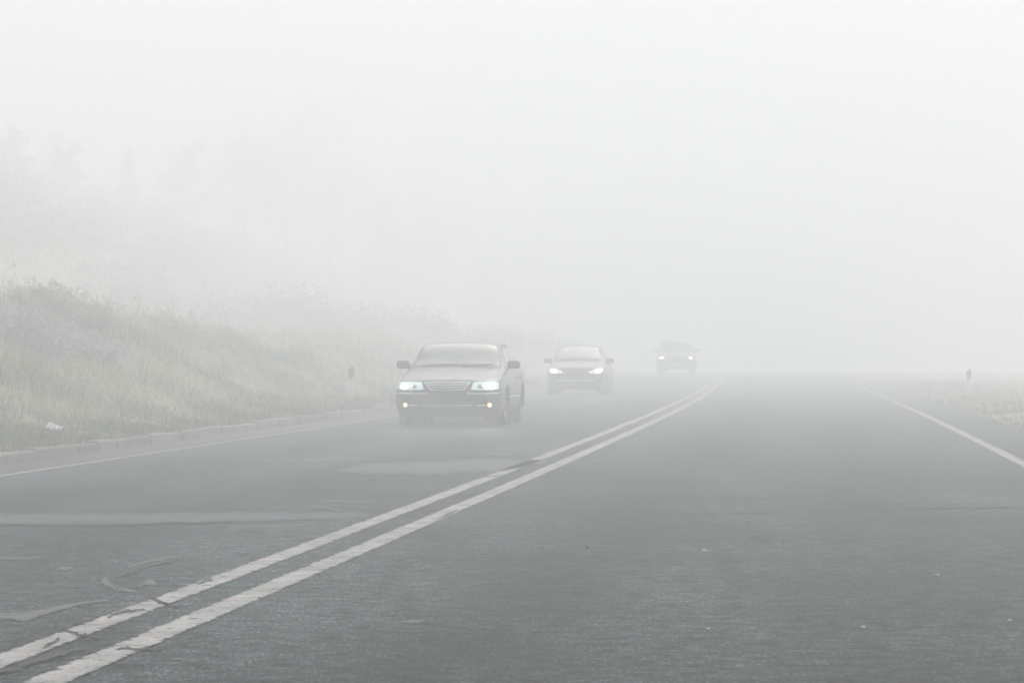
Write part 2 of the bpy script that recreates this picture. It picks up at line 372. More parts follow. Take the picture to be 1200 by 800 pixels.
# ------------------------------------------------------------------ grass
def grass(name, n, ypick, upick, hfun, mat, seed):
    rng = np.random.default_rng(seed); V = np.zeros((n, 3, 3)); k = 0
    while k < n:
        Y = ypick(rng); u = upick(rng)
        cl = noise.noise(Vector((u * 1.1, Y * .8, 9)))
        if rng.random() > 0.50 + 1.3 * cl: continue
        x = xc(Y) + u; z = zr(Y) + bank(u, Y) - 0.02
        h_ = hfun(u, Y, rng) * (0.75 + 0.9 * max(0, cl + .25)); wd = (0.006 + 0.00018 * Y) * rng.uniform(.7, 1.5)
        a = rng.uniform(0, 6.283); lean = rng.uniform(0.05, 0.75) * h_
        b_ = rng.uniform(0, 6.283); dx, dy = math.cos(b_) * wd, math.sin(b_) * wd
        V[k] = ((x - dx, Y - dy, z), (x + dx, Y + dy, z), (x + math.cos(a) * lean, Y + math.sin(a) * lean, z + h_)); k += 1
    me = bpy.data.meshes.new(name); me.vertices.add(n * 3); me.vertices.foreach_set('co', V.reshape(-1))
    me.loops.add(n * 3); me.loops.foreach_set('vertex_index', np.arange(n * 3, dtype=np.int32))
    me.polygons.add(n); me.polygons.foreach_set('loop_start', np.arange(0, n * 3, 3, dtype=np.int32))
    me.update(calc_edges=True); me.materials.append(mat)
    o = bpy.data.objects.new(name, me); COL.objects.link(o); return o
m, t, b = new_mat('grass_blades'); MAT_GRASS = m
n0 = noise_node(t, 0.35, 4, 0.6)
cA = ramp(t, n0.outputs['Fac'], [(0.32, (0.12, 0.17, 0.085)), (0.44, (0.22, 0.235, 0.11)), (0.56, (0.38, 0.35, 0.19)), (0.7, (0.54, 0.50, 0.34))])
n1 = noise_node(t, 11, 3, 0.7); cB = ramp(t, n1.outputs['Fac'], [(0.3, 0.5), (0.7, 1.7)])
t.links.new(mixc(t, 1.0, cA.outputs[0], cB.outputs[0], 'MULTIPLY'), b.inputs['Base Color']); b.inputs['Roughness'].default_value = 0.8
def ypk(a, b_): return lambda r: a + (b_ - a) * r.random() ** 1.5
def hL(u, Y, r):
    dd = -u - 6.0; return r.uniform(.05, .11) + 0.16 * sm(.5, 2.5, dd) * r.uniform(.4, 1.4) + (0.5 * r.random() if r.random() < .03 * sm(1.5, 4, dd) else 0)
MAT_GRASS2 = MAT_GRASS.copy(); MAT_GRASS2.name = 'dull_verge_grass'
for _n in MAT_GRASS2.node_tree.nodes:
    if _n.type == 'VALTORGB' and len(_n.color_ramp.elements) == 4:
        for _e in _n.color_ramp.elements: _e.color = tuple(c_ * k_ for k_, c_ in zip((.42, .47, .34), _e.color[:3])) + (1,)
tag(grass('bank_grass', 170000, ypk(27, 120), lambda r: -6.7 - 14.5 * r.random() ** 1.15, hL, MAT_GRASS, 1),
    'rough olive and straw coloured grass covering the bank behind the kerb', 'grass', kind='stuff')
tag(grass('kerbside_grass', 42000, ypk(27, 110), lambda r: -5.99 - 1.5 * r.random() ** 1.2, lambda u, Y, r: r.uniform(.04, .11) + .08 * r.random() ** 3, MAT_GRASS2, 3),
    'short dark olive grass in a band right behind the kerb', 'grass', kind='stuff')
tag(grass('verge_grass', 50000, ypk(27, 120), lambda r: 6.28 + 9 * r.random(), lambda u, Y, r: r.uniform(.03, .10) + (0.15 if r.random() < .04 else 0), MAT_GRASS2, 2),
    'short yellowish grass on the verge right of the road', 'grass', kind='stuff')

# ------------------------------------------------------------------ delineator posts
MAT_POSTW = simple('post_white', (0.46, 0.46, 0.45), 0.55, var=0.15)
MAT_POSTB = simple('post_black', (0.03, 0.03, 0.03), 0.5)
MAT_REFL = simple('post_reflector', (0.16, 0.07, 0.04), 0.25, var=0.1)
def post(px, Y, H, lab, tilt=0):
    x = (px - 600) / FPX * Y; z = ground_z(x, Y)
    r = empty('delineator_post', (x, Y, z - .03), R(-4)); r.rotation_euler.y = tilt; tag(r, lab, 'road post')
    def prism(z0, z1, grow=0, slope0=0, slope1=0):
        a = [(-.06, .035), (-.045, -.045), (.045, -.045), (.06, .035)]; q = 1 + grow
        vv = [(p_[0] * q, p_[1] * q, z0 + p_[0] * slope0) for p_ in a] + [(p_[0] * q, p_[1] * q, z1 + p_[0] * slope1) for p_ in a]
        return vv, [(3, 2, 1, 0), (4, 5, 6, 7)] + [(i, (i + 1) % 4, (i + 1) % 4 + 4, i + 4) for i in range(4)]
    for nm, z0, z1, mt, s0, s1 in (('post_body', 0, H - .27, MAT_POSTW, 0, .5), ('black_band', H - .27, H - .04, MAT_POSTB, .5, .5), ('post_cap', H - .04, H, MAT_POSTW, .5, .9)):
        vv, ff = prism(z0, z1, 0, s0, s1); mesh_obj(nm, vv, ff, mt, r)
    mb = MB(); mb.box(-.022, .022, -.052, -.044, H - .23, H - .08, .003); mb.build('reflector', MAT_REFL, r)
post(1135.5, 87, 0.80, 'white post with a black band on the verge right of the road')
post(411, 66, 0.80, 'white post with a dark top on the grass bank left of the cars', R(1))

# ------------------------------------------------------------------ litter and stones on the bank
MAT_LITTER = simple('white_litter', (0.78, 0.78, 0.76), 0.6, var=0.1)
def on_bank(px, py):
    """march the sight line to the terrain"""
    Y = 24.0
    while Y < 200:
        x = (px - 600) / FPX * Y; z = EYE + (HORIZON - py) / FPX * Y
        if z <= ground_z(x, Y): return Vector((x, Y, ground_z(x, Y)))
        Y += 0.1
    return Vector((x, 200, 0))
p_ = on_bank(123, 421); tag(pebble('stone', p_ + Vector((0, -.1, .02)), .075, MAT_LITTER, 11), 'round white stone lying halfway up the grass bank', 'stone')
p_ = on_bank(2, 434); tag(pebble('stone', p_ + Vector((0, -.1, .02)), .06, MAT_STONE, 14), 'small grey-white stone at the left edge of the bank', 'stone')
# crumpled paper near the kerb
p_ = on_bank(65, 508); rnd = random.Random(5); vv, ff = [], []
for i in range(6):
    for j in range(5):
        vv.append((-.13 + .05 * i + rnd.uniform(-.012, .012), -.05 + .03 * j, .035 + .035 * rnd.random() + .04 * math.sin(i * 1.3)))
for i in range(5):
    for j in range(4): a = i * 5 + j; ff.append((a, a + 5, a + 6, a + 1))
o = mesh_obj('crumpled_paper', vv, ff, MAT_LITTER); o.location = p_ + Vector((0, 0, .03)); o.rotation_euler = (R(30), 0, R(-20))
tag(o, 'crumpled white paper lying in the grass just behind the kerb', 'litter')

# ------------------------------------------------------------------ shrubs and trees
MAT_BARK = simple('bark', (0.06, 0.052, 0.045), 0.95, var=0.35, vscale=8)
MAT_TWIG = simple('bare_twigs', (0.22, 0.20, 0.215), 0.9, var=0.3, vscale=5)
MAT_SEED = simple('frosted_seed_heads', (0.44, 0.435, 0.44), 0.9, var=0.3, vscale=9)
MAT_DRYLEAF = simple('dry_leaves', (0.42, 0.40, 0.27), 0.85, var=0.4, vscale=6)
MAT_LEAF = simple('dark_leaves', (0.035, 0.05, 0.03), 0.8, var=0.45, vscale=1.5)
MAT_LEAF2 = simple('olive_leaves', (0.06, 0.07, 0.04), 0.8, var=0.45, vscale=1.5)

def leafcloud(mb, rng, centre, r, n, size):
    for _ in range(n):
        d_ = Vector(rng.normal(size=3)).normalized() * (rng.random() ** .45)
        p = Vector(centre) + Vector((d_.x * r[0], d_.y * r[1], d_.z * r[2]))
        a = Vector(rng.normal(size=3)).normalized(); b_ = a.cross(Vector(rng.normal(size=3))).normalized(); s = size * rng.uniform(.6, 1.5)
        mb.add([p - a * s, p + b_ * s * .6, p + a * s, p - b_ * s * .6], [(0, 1, 2, 3)])

def shrub(px, py, W, H, lab, kind, seed, back=0.0):
    rng = np.random.default_rng(seed); p0 = on_bank(px, py)
    p0 = Vector((p0.x, p0.y + back, ground_z(p0.x, p0.y + back)))
    r = empty('shrub', p0 - Vector((0, 0, .04))); tag(r, lab, 'shrub', 'shrubs on the bank')
    st, lf = MB(), MB()
    for _ in range(90 if kind == 'bare' else 60):
        a = rng.uniform(0, 6.283); sp = rng.uniform(.1, 1) * W / 2; hh = H * rng.uniform(.55, 1.05) * (1 - .35 * (sp / (W / 2)) ** 2)
        pts = [(math.cos(a) * sp * .25 + rng.normal() * W * .12, math.sin(a) * sp * .15 + rng.normal() * .1, 0)]
        for q in (.35, .7, 1.0):
            pts.append((pts[0][0] + math.cos(a) * sp * q + rng.normal() * .05, pts[0][1] + math.sin(a) * sp * .6 * q, hh * q + rng.normal() * .03))
        st.tube(pts, [.009, .007, .005, .003], 3, False)
        for k in (2, 3):
            for _ in range(3):
                e = Vector(pts[k]); dd = Vector((rng.normal() * .16, rng.normal() * .12, abs(rng.normal()) * .14))
                st.tube([e, e + dd], [.004, .002], 3, False)
                leafcloud(lf, rng, e + dd, (.07, .07, .07), 6 if kind == 'bare' else 14, .016 if kind == 'bare' else .020)
    st.build('stems', MAT_TWIG, r); lf.build('foliage', MAT_SEED if kind == 'bare' else MAT_DRYLEAF, r)
shrub(18, 408, 1.4, .65, 'greyish bare bramble at the left edge of the bank', 'bare', 1)
shrub(62, 424, 1.3, .55, 'low mauve-grey bare shrub in the middle of the grey thicket', 'bare', 2)
shrub(100, 436, 1.1, .45, 'rightmost low grey shrub of the thicket, below the white stone', 'bare', 3)
shrub(50, 370, 1.0, .45, 'pale straw-coloured bush high on the bank above the grey thicket', 'dry', 4)
shrub(95, 385, 1.1, .38, 'wide yellowish bush up the bank behind the grey thicket', 'dry', 5)
shrub(8, 352, 1.1, .40, 'yellowish bush topmost at the left edge of the bank', 'dry', 6)
shrub(186, 396, .9, .35, 'thin dry bush on the bank right of the white stone', 'dry', 7)

def tree(x, Y, H, lab, kind, seed):
    rng = np.random.default_rng(seed); z = ground_z(x, Y) - .1
    r = empty('tree', (x, Y, z)); tag(r, lab, 'tree', 'trees on the slope left of the road')
    tr = MB(); cr = MB(); lean = rng.normal() * .03 * H
    trunk = [(lean * q * q, 0, H * q) for q in (0, .2, .45, .7, .95)]
    tr.tube(trunk, [.022 * H, .017 * H, .012 * H, .008 * H, .002 * H], 8)
    if kind == 'conifer':
        nl = 28
        for k in range(nl):
            q = .12 + .86 * k / nl; rad = (1 - q) ** .8 * H * .25 * rng.uniform(.75, 1.15)
            nb = 9 if q < .8 else 6
            for j in range(nb):
                a = 6.283 * j / nb + rng.uniform(-.3, .3) + k; rr = rad * rng.uniform(.7, 1.15)
                base = Vector((lean * q * q, 0, H * q)); tip = base + Vector((math.cos(a) * rr, math.sin(a) * rr, -rr * .22))
                tr.tube([base, tip], [.012, .004], 3, False)
                for s_ in range(6):
                    c_ = base.lerp(tip, .25 + .15 * s_); leafcloud(cr, rng, c_, (.16 * rr + .05, .16 * rr + .05, .07 * rr + .06), 9, .055 + .006 * H)
    else:
        for k in range(17):
            q = rng.uniform(.3, .95); a = rng.uniform(0, 6.283); ln = H * .30 * rng.uniform(.6, 1.1) * (1.15 - .5 * q)
            base = Vector((lean * q * q, 0, H * q)); mid = base + Vector((math.cos(a) * ln * .55, math.sin(a) * ln * .55, ln * .35)); tip = mid + Vector((math.cos(a + .3) * ln * .45, math.sin(a + .3) * ln * .45, ln * .4))
            tr.tube([base, mid, tip], [.009 * H * (1 - q) + .02, .018, .006], 4, False)
            for e in (mid, tip, mid.lerp(tip, .5)):
                for _ in range(4):
                    dd = Vector(rng.normal(size=3)) * ln * .22; tr.tube([e, e + dd], [.009, .003], 3, False)
                    leafcloud(cr, rng, e + dd, (ln * .24, ln * .24, ln * .18), 40, .045 + .002 * H)
    tr.build('trunk', MAT_BARK, r); cr.build('crown', MAT_LEAF if kind == 'conifer' else MAT_LEAF2, r)
TREES = [ # px of the trunk, distance, py of the top, kind, label
    (335, 225, 128, 'broad', 'ragged tree standing tallest against the pale sky up the slope'),
    (388, 232, 160, 'broad', 'rounder tree just right of the ragged tallest one'),
    (285, 215, 152, 'broad', 'lower bushy tree left of the ragged tallest one'),
    (75, 188, 190, 'broad', 'rounded tree faintly seen near the left edge above the bank'),
    (150, 207, 170, 'conifer', 'narrow pointed conifer, leftmost of the conifers on the slope'),
    (215, 203, 175, 'broad', 'leafy tree between the leftmost conifer and the ragged tallest tree'),
    (15, 180, 185, 'broad', 'leafy tree cut by the left edge of the frame'),
    (450, 246, 215, 'conifer', 'dim conifer above the front car and a little left of it'),
    (505, 257, 240, 'broad', 'dim broad tree in the fog above the front car'),
    (570, 274, 272, 'conifer', 'almost vanished conifer above the gap between the two front cars'),
    (635, 287, 300, 'broad', 'farthest tree, almost lost in fog above the second car'),
]
for i, (px, Y, top, k, lab) in enumerate(TREES):
    x_ = (px - 600) / FPX * Y; H = max(4.0, EYE + (HORIZON - top) / FPX * Y - ground_z(x_, Y))
    tree(x_, Y, H, lab, k, 100 + i)
# shrubby wood on the slope that reads as one dim mass
rng = np.random.default_rng(5); C_ = []
for _ in range(1300):
    Y = 108 + 195 * rng.random() ** .9; u = -(8.5 + 12 * sm(155, 108, Y) + 34 * rng.random()); x = xc(Y) + u
    h_ = rng.uniform(1.0, 3.4) * (0.55 + 0.45 * sm(-10, -26, u)); n_ = 640
    p = rng.normal(size=(n_, 3)); q_ = np.linalg.norm(p, axis=1, keepdims=True); p = p / q_ * (q_ % 1.9) * np.array([h_ * .36, h_ * .36, h_ * .30]) + np.array([x, Y, ground_z(x, Y) + h_ * .4]); C_.append(p)
P = np.concatenate(C_); n_ = len(P)
A = rng.normal(size=(n_, 3)); A /= np.linalg.norm(A, axis=1, keepdims=True)
B = np.cross(A, rng.normal(size=(n_, 3))); B /= np.linalg.norm(B, axis=1, keepdims=True)
sz = (0.055 * rng.uniform(.6, 1.5, size=(n_, 1)))
Q = np.stack([P - A * sz, P + B * sz * .6, P + A * sz, P - B * sz * .6], 1)
me = bpy.data.meshes.new('undergrowth'); me.vertices.add(n_ * 4); me.vertices.foreach_set('co', Q.reshape(-1))
me.loops.add(n_ * 4); me.loops.foreach_set('vertex_index', np.arange(n_ * 4, dtype=np.int32))
me.polygons.add(n_); me.polygons.foreach_set('loop_start', np.arange(0, n_ * 4, 4, dtype=np.int32)); me.update(calc_edges=True); me.materials.append(MAT_LEAF2)
o = bpy.data.objects.new('undergrowth', me); COL.objects.link(o)
tag(o, 'dark undergrowth along the wooded slope, dim in the fog', 'undergrowth', kind='stuff')

# ------------------------------------------------------------------ cars
def pchip(xs, P, X):
    xs = np.asarray(xs, float); P = np.asarray(P, float); X = np.asarray(X, float)
    h_ = np.diff(xs); sh = (-1,) + (1,) * (P.ndim - 1); dl = np.diff(P, axis=0) / h_.reshape(sh)
    m_ = np.zeros_like(P); m_[0] = dl[0]; m_[-1] = dl[-1]
    for i in range(1, len(xs) - 1):
        a, b_ = dl[i - 1], dl[i]; w1 = 2 * h_[i] + h_[i - 1]; w2 = h_[i] + 2 * h_[i - 1]
        with np.errstate(divide='ignore', invalid='ignore'): hm = (w1 + w2) / (w1 / a + w2 / b_)
        m_[i] = np.where(a * b_ > 0, hm, 0)
    k = np.clip(np.searchsorted(xs, X, side='right') - 1, 0, len(xs) - 2); hh = h_[k].reshape(sh); q = ((X - xs[k]) / h_[k]).reshape(sh)
    return (2*q**3 - 3*q**2 + 1) * P[k] + (q**3 - 2*q**2 + q) * hh * m_[k] + (-2*q**3 + 3*q**2) * P[k+1] + (q**3 - q**2) * hh * m_[k+1]

MAT_TYRE = simple('tyre_rubber', (0.025, 0.025, 0.026), 0.85, var=0.2)
MAT_RIM = simple('rim_alloy', (0.5, 0.5, 0.51), 0.3, metal=0.8)
MAT_CHROME = simple('chrome', (0.88, 0.89, 0.89), 0.32, metal=0.75, var=0.03)
MAT_TRIM = simple('black_plastic', (0.02, 0.02, 0.021), 0.5, var=0.2)
MAT_GLASS = simple('tinted_glass', (0.03, 0.042, 0.042), 0.13, spec=0.6, coat=0.6, var=0.1)
MAT_LENS = simple('lamp_lens', (0.62, 0.66, 0.66), 0.12, metal=0.35, coat=1.0, var=0.25, vscale=25)
MAT_BEAM = simple('headlight_bulb', (1, 1, 1), 0.3, emit=(0.86, 1.0, 0.98), power=26, var=0)
MAT_BEAMW = simple('warm_headlight_bulb', (1, 1, 1), 0.3, emit=(1.0, 0.97, 0.86), power=8, var=0)
MAT_BEAMF = simple('far_headlight_bulb', (1, 1, 1), 0.3, emit=(1.0, 1.0, 0.98), power=8, var=0)
MAT_FOGL = simple('fog_light_bulb', (1, 1, 1), 0.3, emit=(1.0, 0.55, 0.22), power=1.7, var=0)
MAT_LENSLIT = simple('lit_lamp_lens', (0.62, 0.68, 0.68), 0.12, metal=0.35, coat=1.0, emit=(.75, 1, .98), power=0.35, var=0.25, vscale=25)
MAT_LENSWARM = simple('warm_lit_lens', (0.66, 0.66, 0.62), 0.12, metal=0.35, coat=1.0, emit=(1, .97, .88), power=0.8, var=0.25, vscale=25)
MAT_PLATE = simple('plate', (0.55, 0.55, 0.53), 0.5, var=0.15)
MAT_TAIL = simple('tail_lamp', (0.25, 0.01, 0.01), 0.15, coat=1.0)

def build_car(spec, mat_body):
    """spec['rows']: (y, half width, z bottom, z shoulder, x belt, z belt, x rail, z rail, z top). Front faces -Y."""
    rows = spec['rows']; ys = [r_[0] for r_ in rows]; ctl = []
    for (y, w_, zb, zs, wp, zp, w7, z7, zt) in rows:
        ctl.append([(0, zb), (w_ - .14, zb), (w_ - .035, zb + .07), (w_, zb + (zs - zb) * .45), (w_ - .004, zb + (zs - zb) * .8), (w_ - .03, zs), (wp, zp), (w7, z7), (w7 * .62, z7 + (zt - z7) * .72), (0, zt)])
    ctl = np.array(ctl); Yd = np.unique(np.concatenate([np.linspace(ys[0], ys[3], 14), np.arange(ys[3], ys[-4], .03), np.linspace(ys[-4], ys[-1], 14)]))
    G = pchip(ys, ctl, Yd)                                        # rows x 10 x 2
    cols = np.concatenate([np.linspace(0, 1, 3), np.linspace(1, 2, 4)[1:], np.linspace(2, 5, 16)[1:], np.linspace(5, 6, 5)[1:], np.linspace(6, 7, 9)[1:], np.linspace(7, 9, 15)[1:]])
    G = np.moveaxis(pchip(range(10), np.moveaxis(G, 1, 0), cols), 0, 1)
    nr, nc = G.shape[:2]
    Wmax = max(r_[1] for r_ in rows)
    Rw = spec['wheel_r']; Ra = Rw + .045; axles = spec['axles']
    def pos(i, j, s): return Vector((s * G[i, j, 0], Yd[i], G[i, j, 1]))
    V = {}; verts = []; kill = set()
    def vid(i, j, s):
        if abs(G[i, j, 0]) < 1e-6: s = 1
        k = (i, j, s)
        if k not in V: V[k] = len(verts); verts.append(pos(i, j, s))
        return V[k]
    body, glass = [], {'windscreen': [], 'rear_window': [], 'side_window': []}
    cy0, cy1 = spec['screen']; ry0, ry1 = spec['rear']; wins = spec['windows']
    for s in (1, -1):
        for i in range(nr - 1):
            for j in range(nc - 1):
                yc = (Yd[i] + Yd[i + 1]) / 2; cc = (cols[j] + cols[j + 1]) / 2
                xa = G[i, j, 0]; zc = (G[i, j, 1] + G[i + 1, j + 1, 1]) / 2
                q = [vid(i, j, s), vid(i, j + 1, s), vid(i + 1, j + 1, s), vid(i + 1, j, s)]
                if len(set(q)) < 3: continue
                q = list(dict.fromkeys(q))
                if s < 0: q = q[::-1]
                if cc < 5 and xa > Wmax - .34 and any(math.hypot(yc - a, zc - Rw) < Ra for a in axles): continue
                if cy0 < yc < cy1 and cc > 7.02: glass['windscreen'].append(q); continue
                if ry0 < yc < ry1 and cc > 7.22: glass['rear_window'].append(q); continue
                if 6.12 < cc < 6.9 and any(a < yc < b_ for a, b_ in wins): glass['side_window'].append((s, [n for n, (a, b_) in enumerate(wins) if a < yc < b_][0], q)); continue
                body.append(q)
    # snap the arch opening to a true circle
    used = set(n for q in body for n in q)
    for (i, j, s), n in V.items():
        if n in used and cols[j] < 5.01 and G[i, j, 0] > Wmax - .34:
            for a in axles:
                dy, dz = verts[n].y - a, verts[n].z - Rw; r_ = math.hypot(dy, dz)
                if Ra - .022 < r_ < Ra + .024 or r_ < Ra: verts[n].y = a + dy / max(r_, 1e-3) * Ra; verts[n].z = max(Rw + dz / max(r_, 1e-3) * Ra, verts[n].z if r_ > Ra else -9)
    # close front and rear
    for i, rev in ((0, False), (nr - 1, True)):
        loop = [vid(i, j, 1) for j in range(nc)] + [vid(i, j, -1) for j in range(nc - 2, 0, -1)]
        body.append(loop[::-1] if rev else loop)
    root = empty(spec['name'], (0, 0, 0))
    def sub(name, faces, mat, push=0.0):
        ids = sorted(set(n for q in faces for n in q)); mp = {n: k for k, n in enumerate(ids)}
        o = mesh_obj(name, [verts[n] for n in ids], [[mp[n] for n in q] for q in faces], mat, root, True); return o
    allf = body + glass['windscreen'] + glass['rear_window'] + [q for _, _, q in glass['side_window']]
    bvh = BVHTree.FromPolygons(verts, [tuple(q) for q in allf])
    sub('body', body, mat_body)
    trim = []
    def rim(faces):
        cnt = {}
        for q in faces:
            for k in range(len(q)): e = frozenset((q[k], q[(k + 1) % len(q)])); cnt[e] = cnt.get(e, 0) + 1
        bv = set(n for e, c_ in cnt.items() if c_ == 1 and not all(abs(verts[n].x) < 1e-5 for n in e) for n in e)
        inner = [q for q in faces if not any(n in bv for n in q)]; trim.extend(q for q in faces if any(n in bv for n in q)); return inner
    for k in ('windscreen', 'rear_window'): glass[k] = rim(glass[k])
    sw = []
    for s in (1, -1):
        for n in range(len(wins)):
            sw += [(s, n, q) for q in rim([q for a, b_, q in glass['side_window'] if a == s and b_ == n])]
    glass['side_window'] = sw
    sub('window_trim', trim, MAT_TRIM)
    sub('windscreen', glass['windscreen'], MAT_GLASS); sub('rear_window', glass['rear_window'], MAT_GLASS)
    for s in (1, -1):
        for n in range(len(wins)):
            fs = [q for a, b_, q in glass['side_window'] if a == s and b_ == n]
            if fs: sub('side_window', fs, MAT_GLASS)
    def lerpc(c_, q):
        xs = [k / (len(c_) - 1) for k in range(len(c_))]; k = min(int(q * (len(c_) - 1)), len(c_) - 2); f_ = q * (len(c_) - 1) - k
        return (c_[k][0] + (c_[k + 1][0] - c_[k][0]) * f_, c_[k][1] + (c_[k + 1][1] - c_[k][1]) * f_)
    def patch(name, top, bot, mat, off=.006, depth=.02, nx=14, nz=4, parent=root, axis='front', mirror=False):
        """a panel laid onto the body; top and bot are curves in the (x,z) or, for the sides, the (y,z) plane"""
        P = []; ok = True
        for a in range(nz + 1):
            for b_ in range(nx + 1):
                T, B = lerpc(top, b_ / nx), lerpc(bot, b_ / nx); u_ = T[0] + (B[0] - T[0]) * a / nz; z_ = T[1] + (B[1] - T[1]) * a / nz
                if axis == 'front': o_, d_ = Vector((u_, -2, z_)), Vector((0, 1, 0))
                elif axis == 'rear': o_, d_ = Vector((u_, ys[-1] + 2, z_)), Vector((0, -1, 0))
                else: o_, d_ = Vector((axis * 3, u_, z_)), Vector((-axis, 0, 0))
                h_ = bvh.ray_cast(o_, d_)
                P.append((h_[0], d_) if h_[0] is not None else None)
        good = [p for p in P if p]
        if not good: return None
        for k in range(len(P)):
            if P[k] is None:
                P[k] = P[k - 1] if k and P[k - 1] else good[0]
        n = len(P); W_ = nx + 1
        vv = [p - d_ * off for p, d_ in P] + [p + d_ * depth for p, d_ in P]; ff = []
        for a in range(nz):
            for b_ in range(nx):
                q = a * W_ + b_; ff.append((q, q + W_, q + W_ + 1, q + 1))
        ring = [b_ for b_ in range(W_)] + [a * W_ + nx for a in range(1, nz + 1)] + [nz * W_ + b_ for b_ in range(nx - 1, -1, -1)] + [a * W_ for a in range(nz - 1, 0, -1)]
        for k in range(len(ring)):
            a, b_ = ring[k], ring[(k + 1) % len(ring)]; ff.append((a, b_, b_ + n, a + n))
        return mesh_obj(name, vv, ff, mat, parent, False)
    def mir(c_): return [(-p[0], p[1]) for p in c_]
    def disc(name, x, z, r_, mat, parent, off=.014, sx=1.0):
        h_ = bvh.ray_cast(Vector((x, -2, z)), Vector((0, 1, 0)))[0]
        if h_ is None: return
        vv = [(x, h_.y - off - .012, z)]; n = 18
        for rr, dy in ((.7, -.008), (1, 0), (1, .03)):
            vv += [(x + math.cos(6.2832 * k / n) * r_ * rr * sx, h_.y - off + dy, z + math.sin(6.2832 * k / n) * r_ * rr) for k in range(n)]
        ff = [(0, 1 + k, 1 + (k + 1) % n) for k in range(n)] + [(1 + a * n + k, 1 + (a + 1) * n + k, 1 + (a + 1) * n + (k + 1) % n, 1 + a * n + (k + 1) % n) for a in range(2) for k in range(n)]
        return mesh_obj(name, vv, ff, mat, parent, True)
    def beam(x, z, y, watts, col, parent):
        L_ = bpy.data.lights.new('beam', 'SPOT'); L_.energy = watts; L_.color = col; L_.spot_size = R(55); L_.spot_blend = 1.0; L_.shadow_soft_size = .03
        o_ = bpy.data.objects.new('beam', L_); COL.objects.link(o_); o_.parent = parent; o_.location = (x, y, z); o_.rotation_euler = (R(87), 0, R(180))
    spec['beam'] = beam
    # wheels
    for a in axles:
        for s in (1, -1):
            mbt, mbr = MB(), MB(); n = 40; tw = spec.get('tyre_w', .215)
            prof = [(Rw * .66, 0), (Rw * .70, .0), (Rw * .93, -.008), (Rw * .985, .018), (Rw, .05), (Rw, tw - .05), (Rw * .985, tw - .018), (Rw * .93, tw), (Rw * .68, tw)]
            xo = Wmax - .035
            ring = [[(s * (xo - d_), a + math.cos(6.2832 * k / n) * r_, Rw + math.sin(6.2832 * k / n) * r_) for k in range(n)] for r_, d_ in prof]
            mbt.add([p for q in ring for p in q], [(i * n + k, i * n + (k + 1) % n, (i + 1) * n + (k + 1) % n, (i + 1) * n + k) for i in range(len(prof) - 1) for k in range(n)])
            wh = mbt.build('tyre', MAT_TYRE, None, True)
            wroot = bpy.data.objects.new('wheel', None); COL.objects.link(wroot); wroot.parent = root; wh.parent = wroot
            prof = [(Rw * .69, .004), (Rw * .63, .012), (Rw * .62, .12), (.03, .12)]
            ring = [[(s * (xo - d_), a + math.cos(6.2832 * k / n) * r_, Rw + math.sin(6.2832 * k / n) * r_) for k in range(n)] for r_, d_ in prof]
            mbr.add([p for q in ring for p in q], [(i * n + k, i * n + (k + 1) % n, (i + 1) * n + (k + 1) % n, (i + 1) * n + k) for i in range(len(prof) - 1) for k in range(n)])
            for k in range(7):
                t_ = 6.2832 * k / 7; c_, s_ = math.cos(t_), math.sin(t_)
                def pt(r_, w_, d_): return (s * (xo - d_), a + c_ * r_ - s_ * w_, Rw + s_ * r_ + c_ * w_)
                mbr.add([pt(.02, -.03, .02), pt(.02, .03, .02), pt(Rw * .65, .018, .012), pt(Rw * .65, -.018, .012), pt(.02, -.03, .06), pt(.02, .03, .06), pt(Rw * .65, .018, .05), pt(Rw * .65, -.018, .05)],
                        [(0, 1, 2, 3), (7, 6, 5, 4), (0, 3, 7, 4), (1, 5, 6, 2)])
            mbr.tube([(s * (xo - .012), a, Rw), (s * (xo - .1), a, Rw)], [.045, .05], 16)
            mbr.build('rim', MAT_RIM, wroot, False)
            # liner of the wheel arch
            ml = MB(); n2 = 22
            va = [(s * x_, a + math.cos(math.pi * k / n2) * (Ra - .002), Rw + math.sin(math.pi * k / n2) * (Ra - .002)) for x_ in (Wmax - .02, Wmax - .36) for k in range(n2 + 1)]
            ml.add(va, [(k, k + 1, n2 + 2 + k, n2 + 1 + k) for k in range(n2)] + [tuple(n2 + 1 + k for k in range(n2 + 1))])
            ml.build('wheel_arch', MAT_TRIM, root)
            lp = MB(); n3 = 30; xw = [G[int(np.argmin(abs(Yd - (a + math.cos(math.pi * k / n3) * Ra)))), 12, 0] for k in range(n3 + 1)]
            va = [(s * (x_w + dx_), a + math.cos(math.pi * k / n3) * r_, Rw - .06 * (k in (0, n3)) + math.sin(math.pi * k / n3) * r_) for dx_, r_ in ((-.03, Ra - .016), (.005, Ra - .014), (.006, Ra + .018), (-.02, Ra + .026)) for k, x_w in enumerate(xw)]
            lp.add(va, [(q * (n3 + 1) + k, q * (n3 + 1) + k + 1, (q + 1) * (n3 + 1) + k + 1, (q + 1) * (n3 + 1) + k) for q in range(3) for k in range(n3)])
            lp.build('arch_lip', mat_body, root, True)
    # mirrors
    mx, my, mz = spec['mirror']
    for s in (1, -1):
        mm = MB(); bm = bmesh.new(); bmesh.ops.create_uvsphere(bm, u_segments=16, v_segments=10, radius=1)
        for v_ in bm.verts:
            c_ = [math.copysign(abs(k) ** .62, k) for k in v_.co]; v_.co = Vector((s * mx + c_[0] * .115, my + c_[1] * .075 + s * c_[0] * s * .02, mz + c_[2] * .075))
        mm.add([v_.co[:] for v_ in bm.verts], [[v_.index for v_ in f_.verts] for f_ in bm.faces]); bm.free()
        mm.tube([(s * (mx - .18), my + .05, mz - .10), (s * (mx - .04), my + .02, mz - .04)], [.03, .025], 8)
        mi = mm.build('mirror', spec.get('mirror_mat', mat_body), root, True)
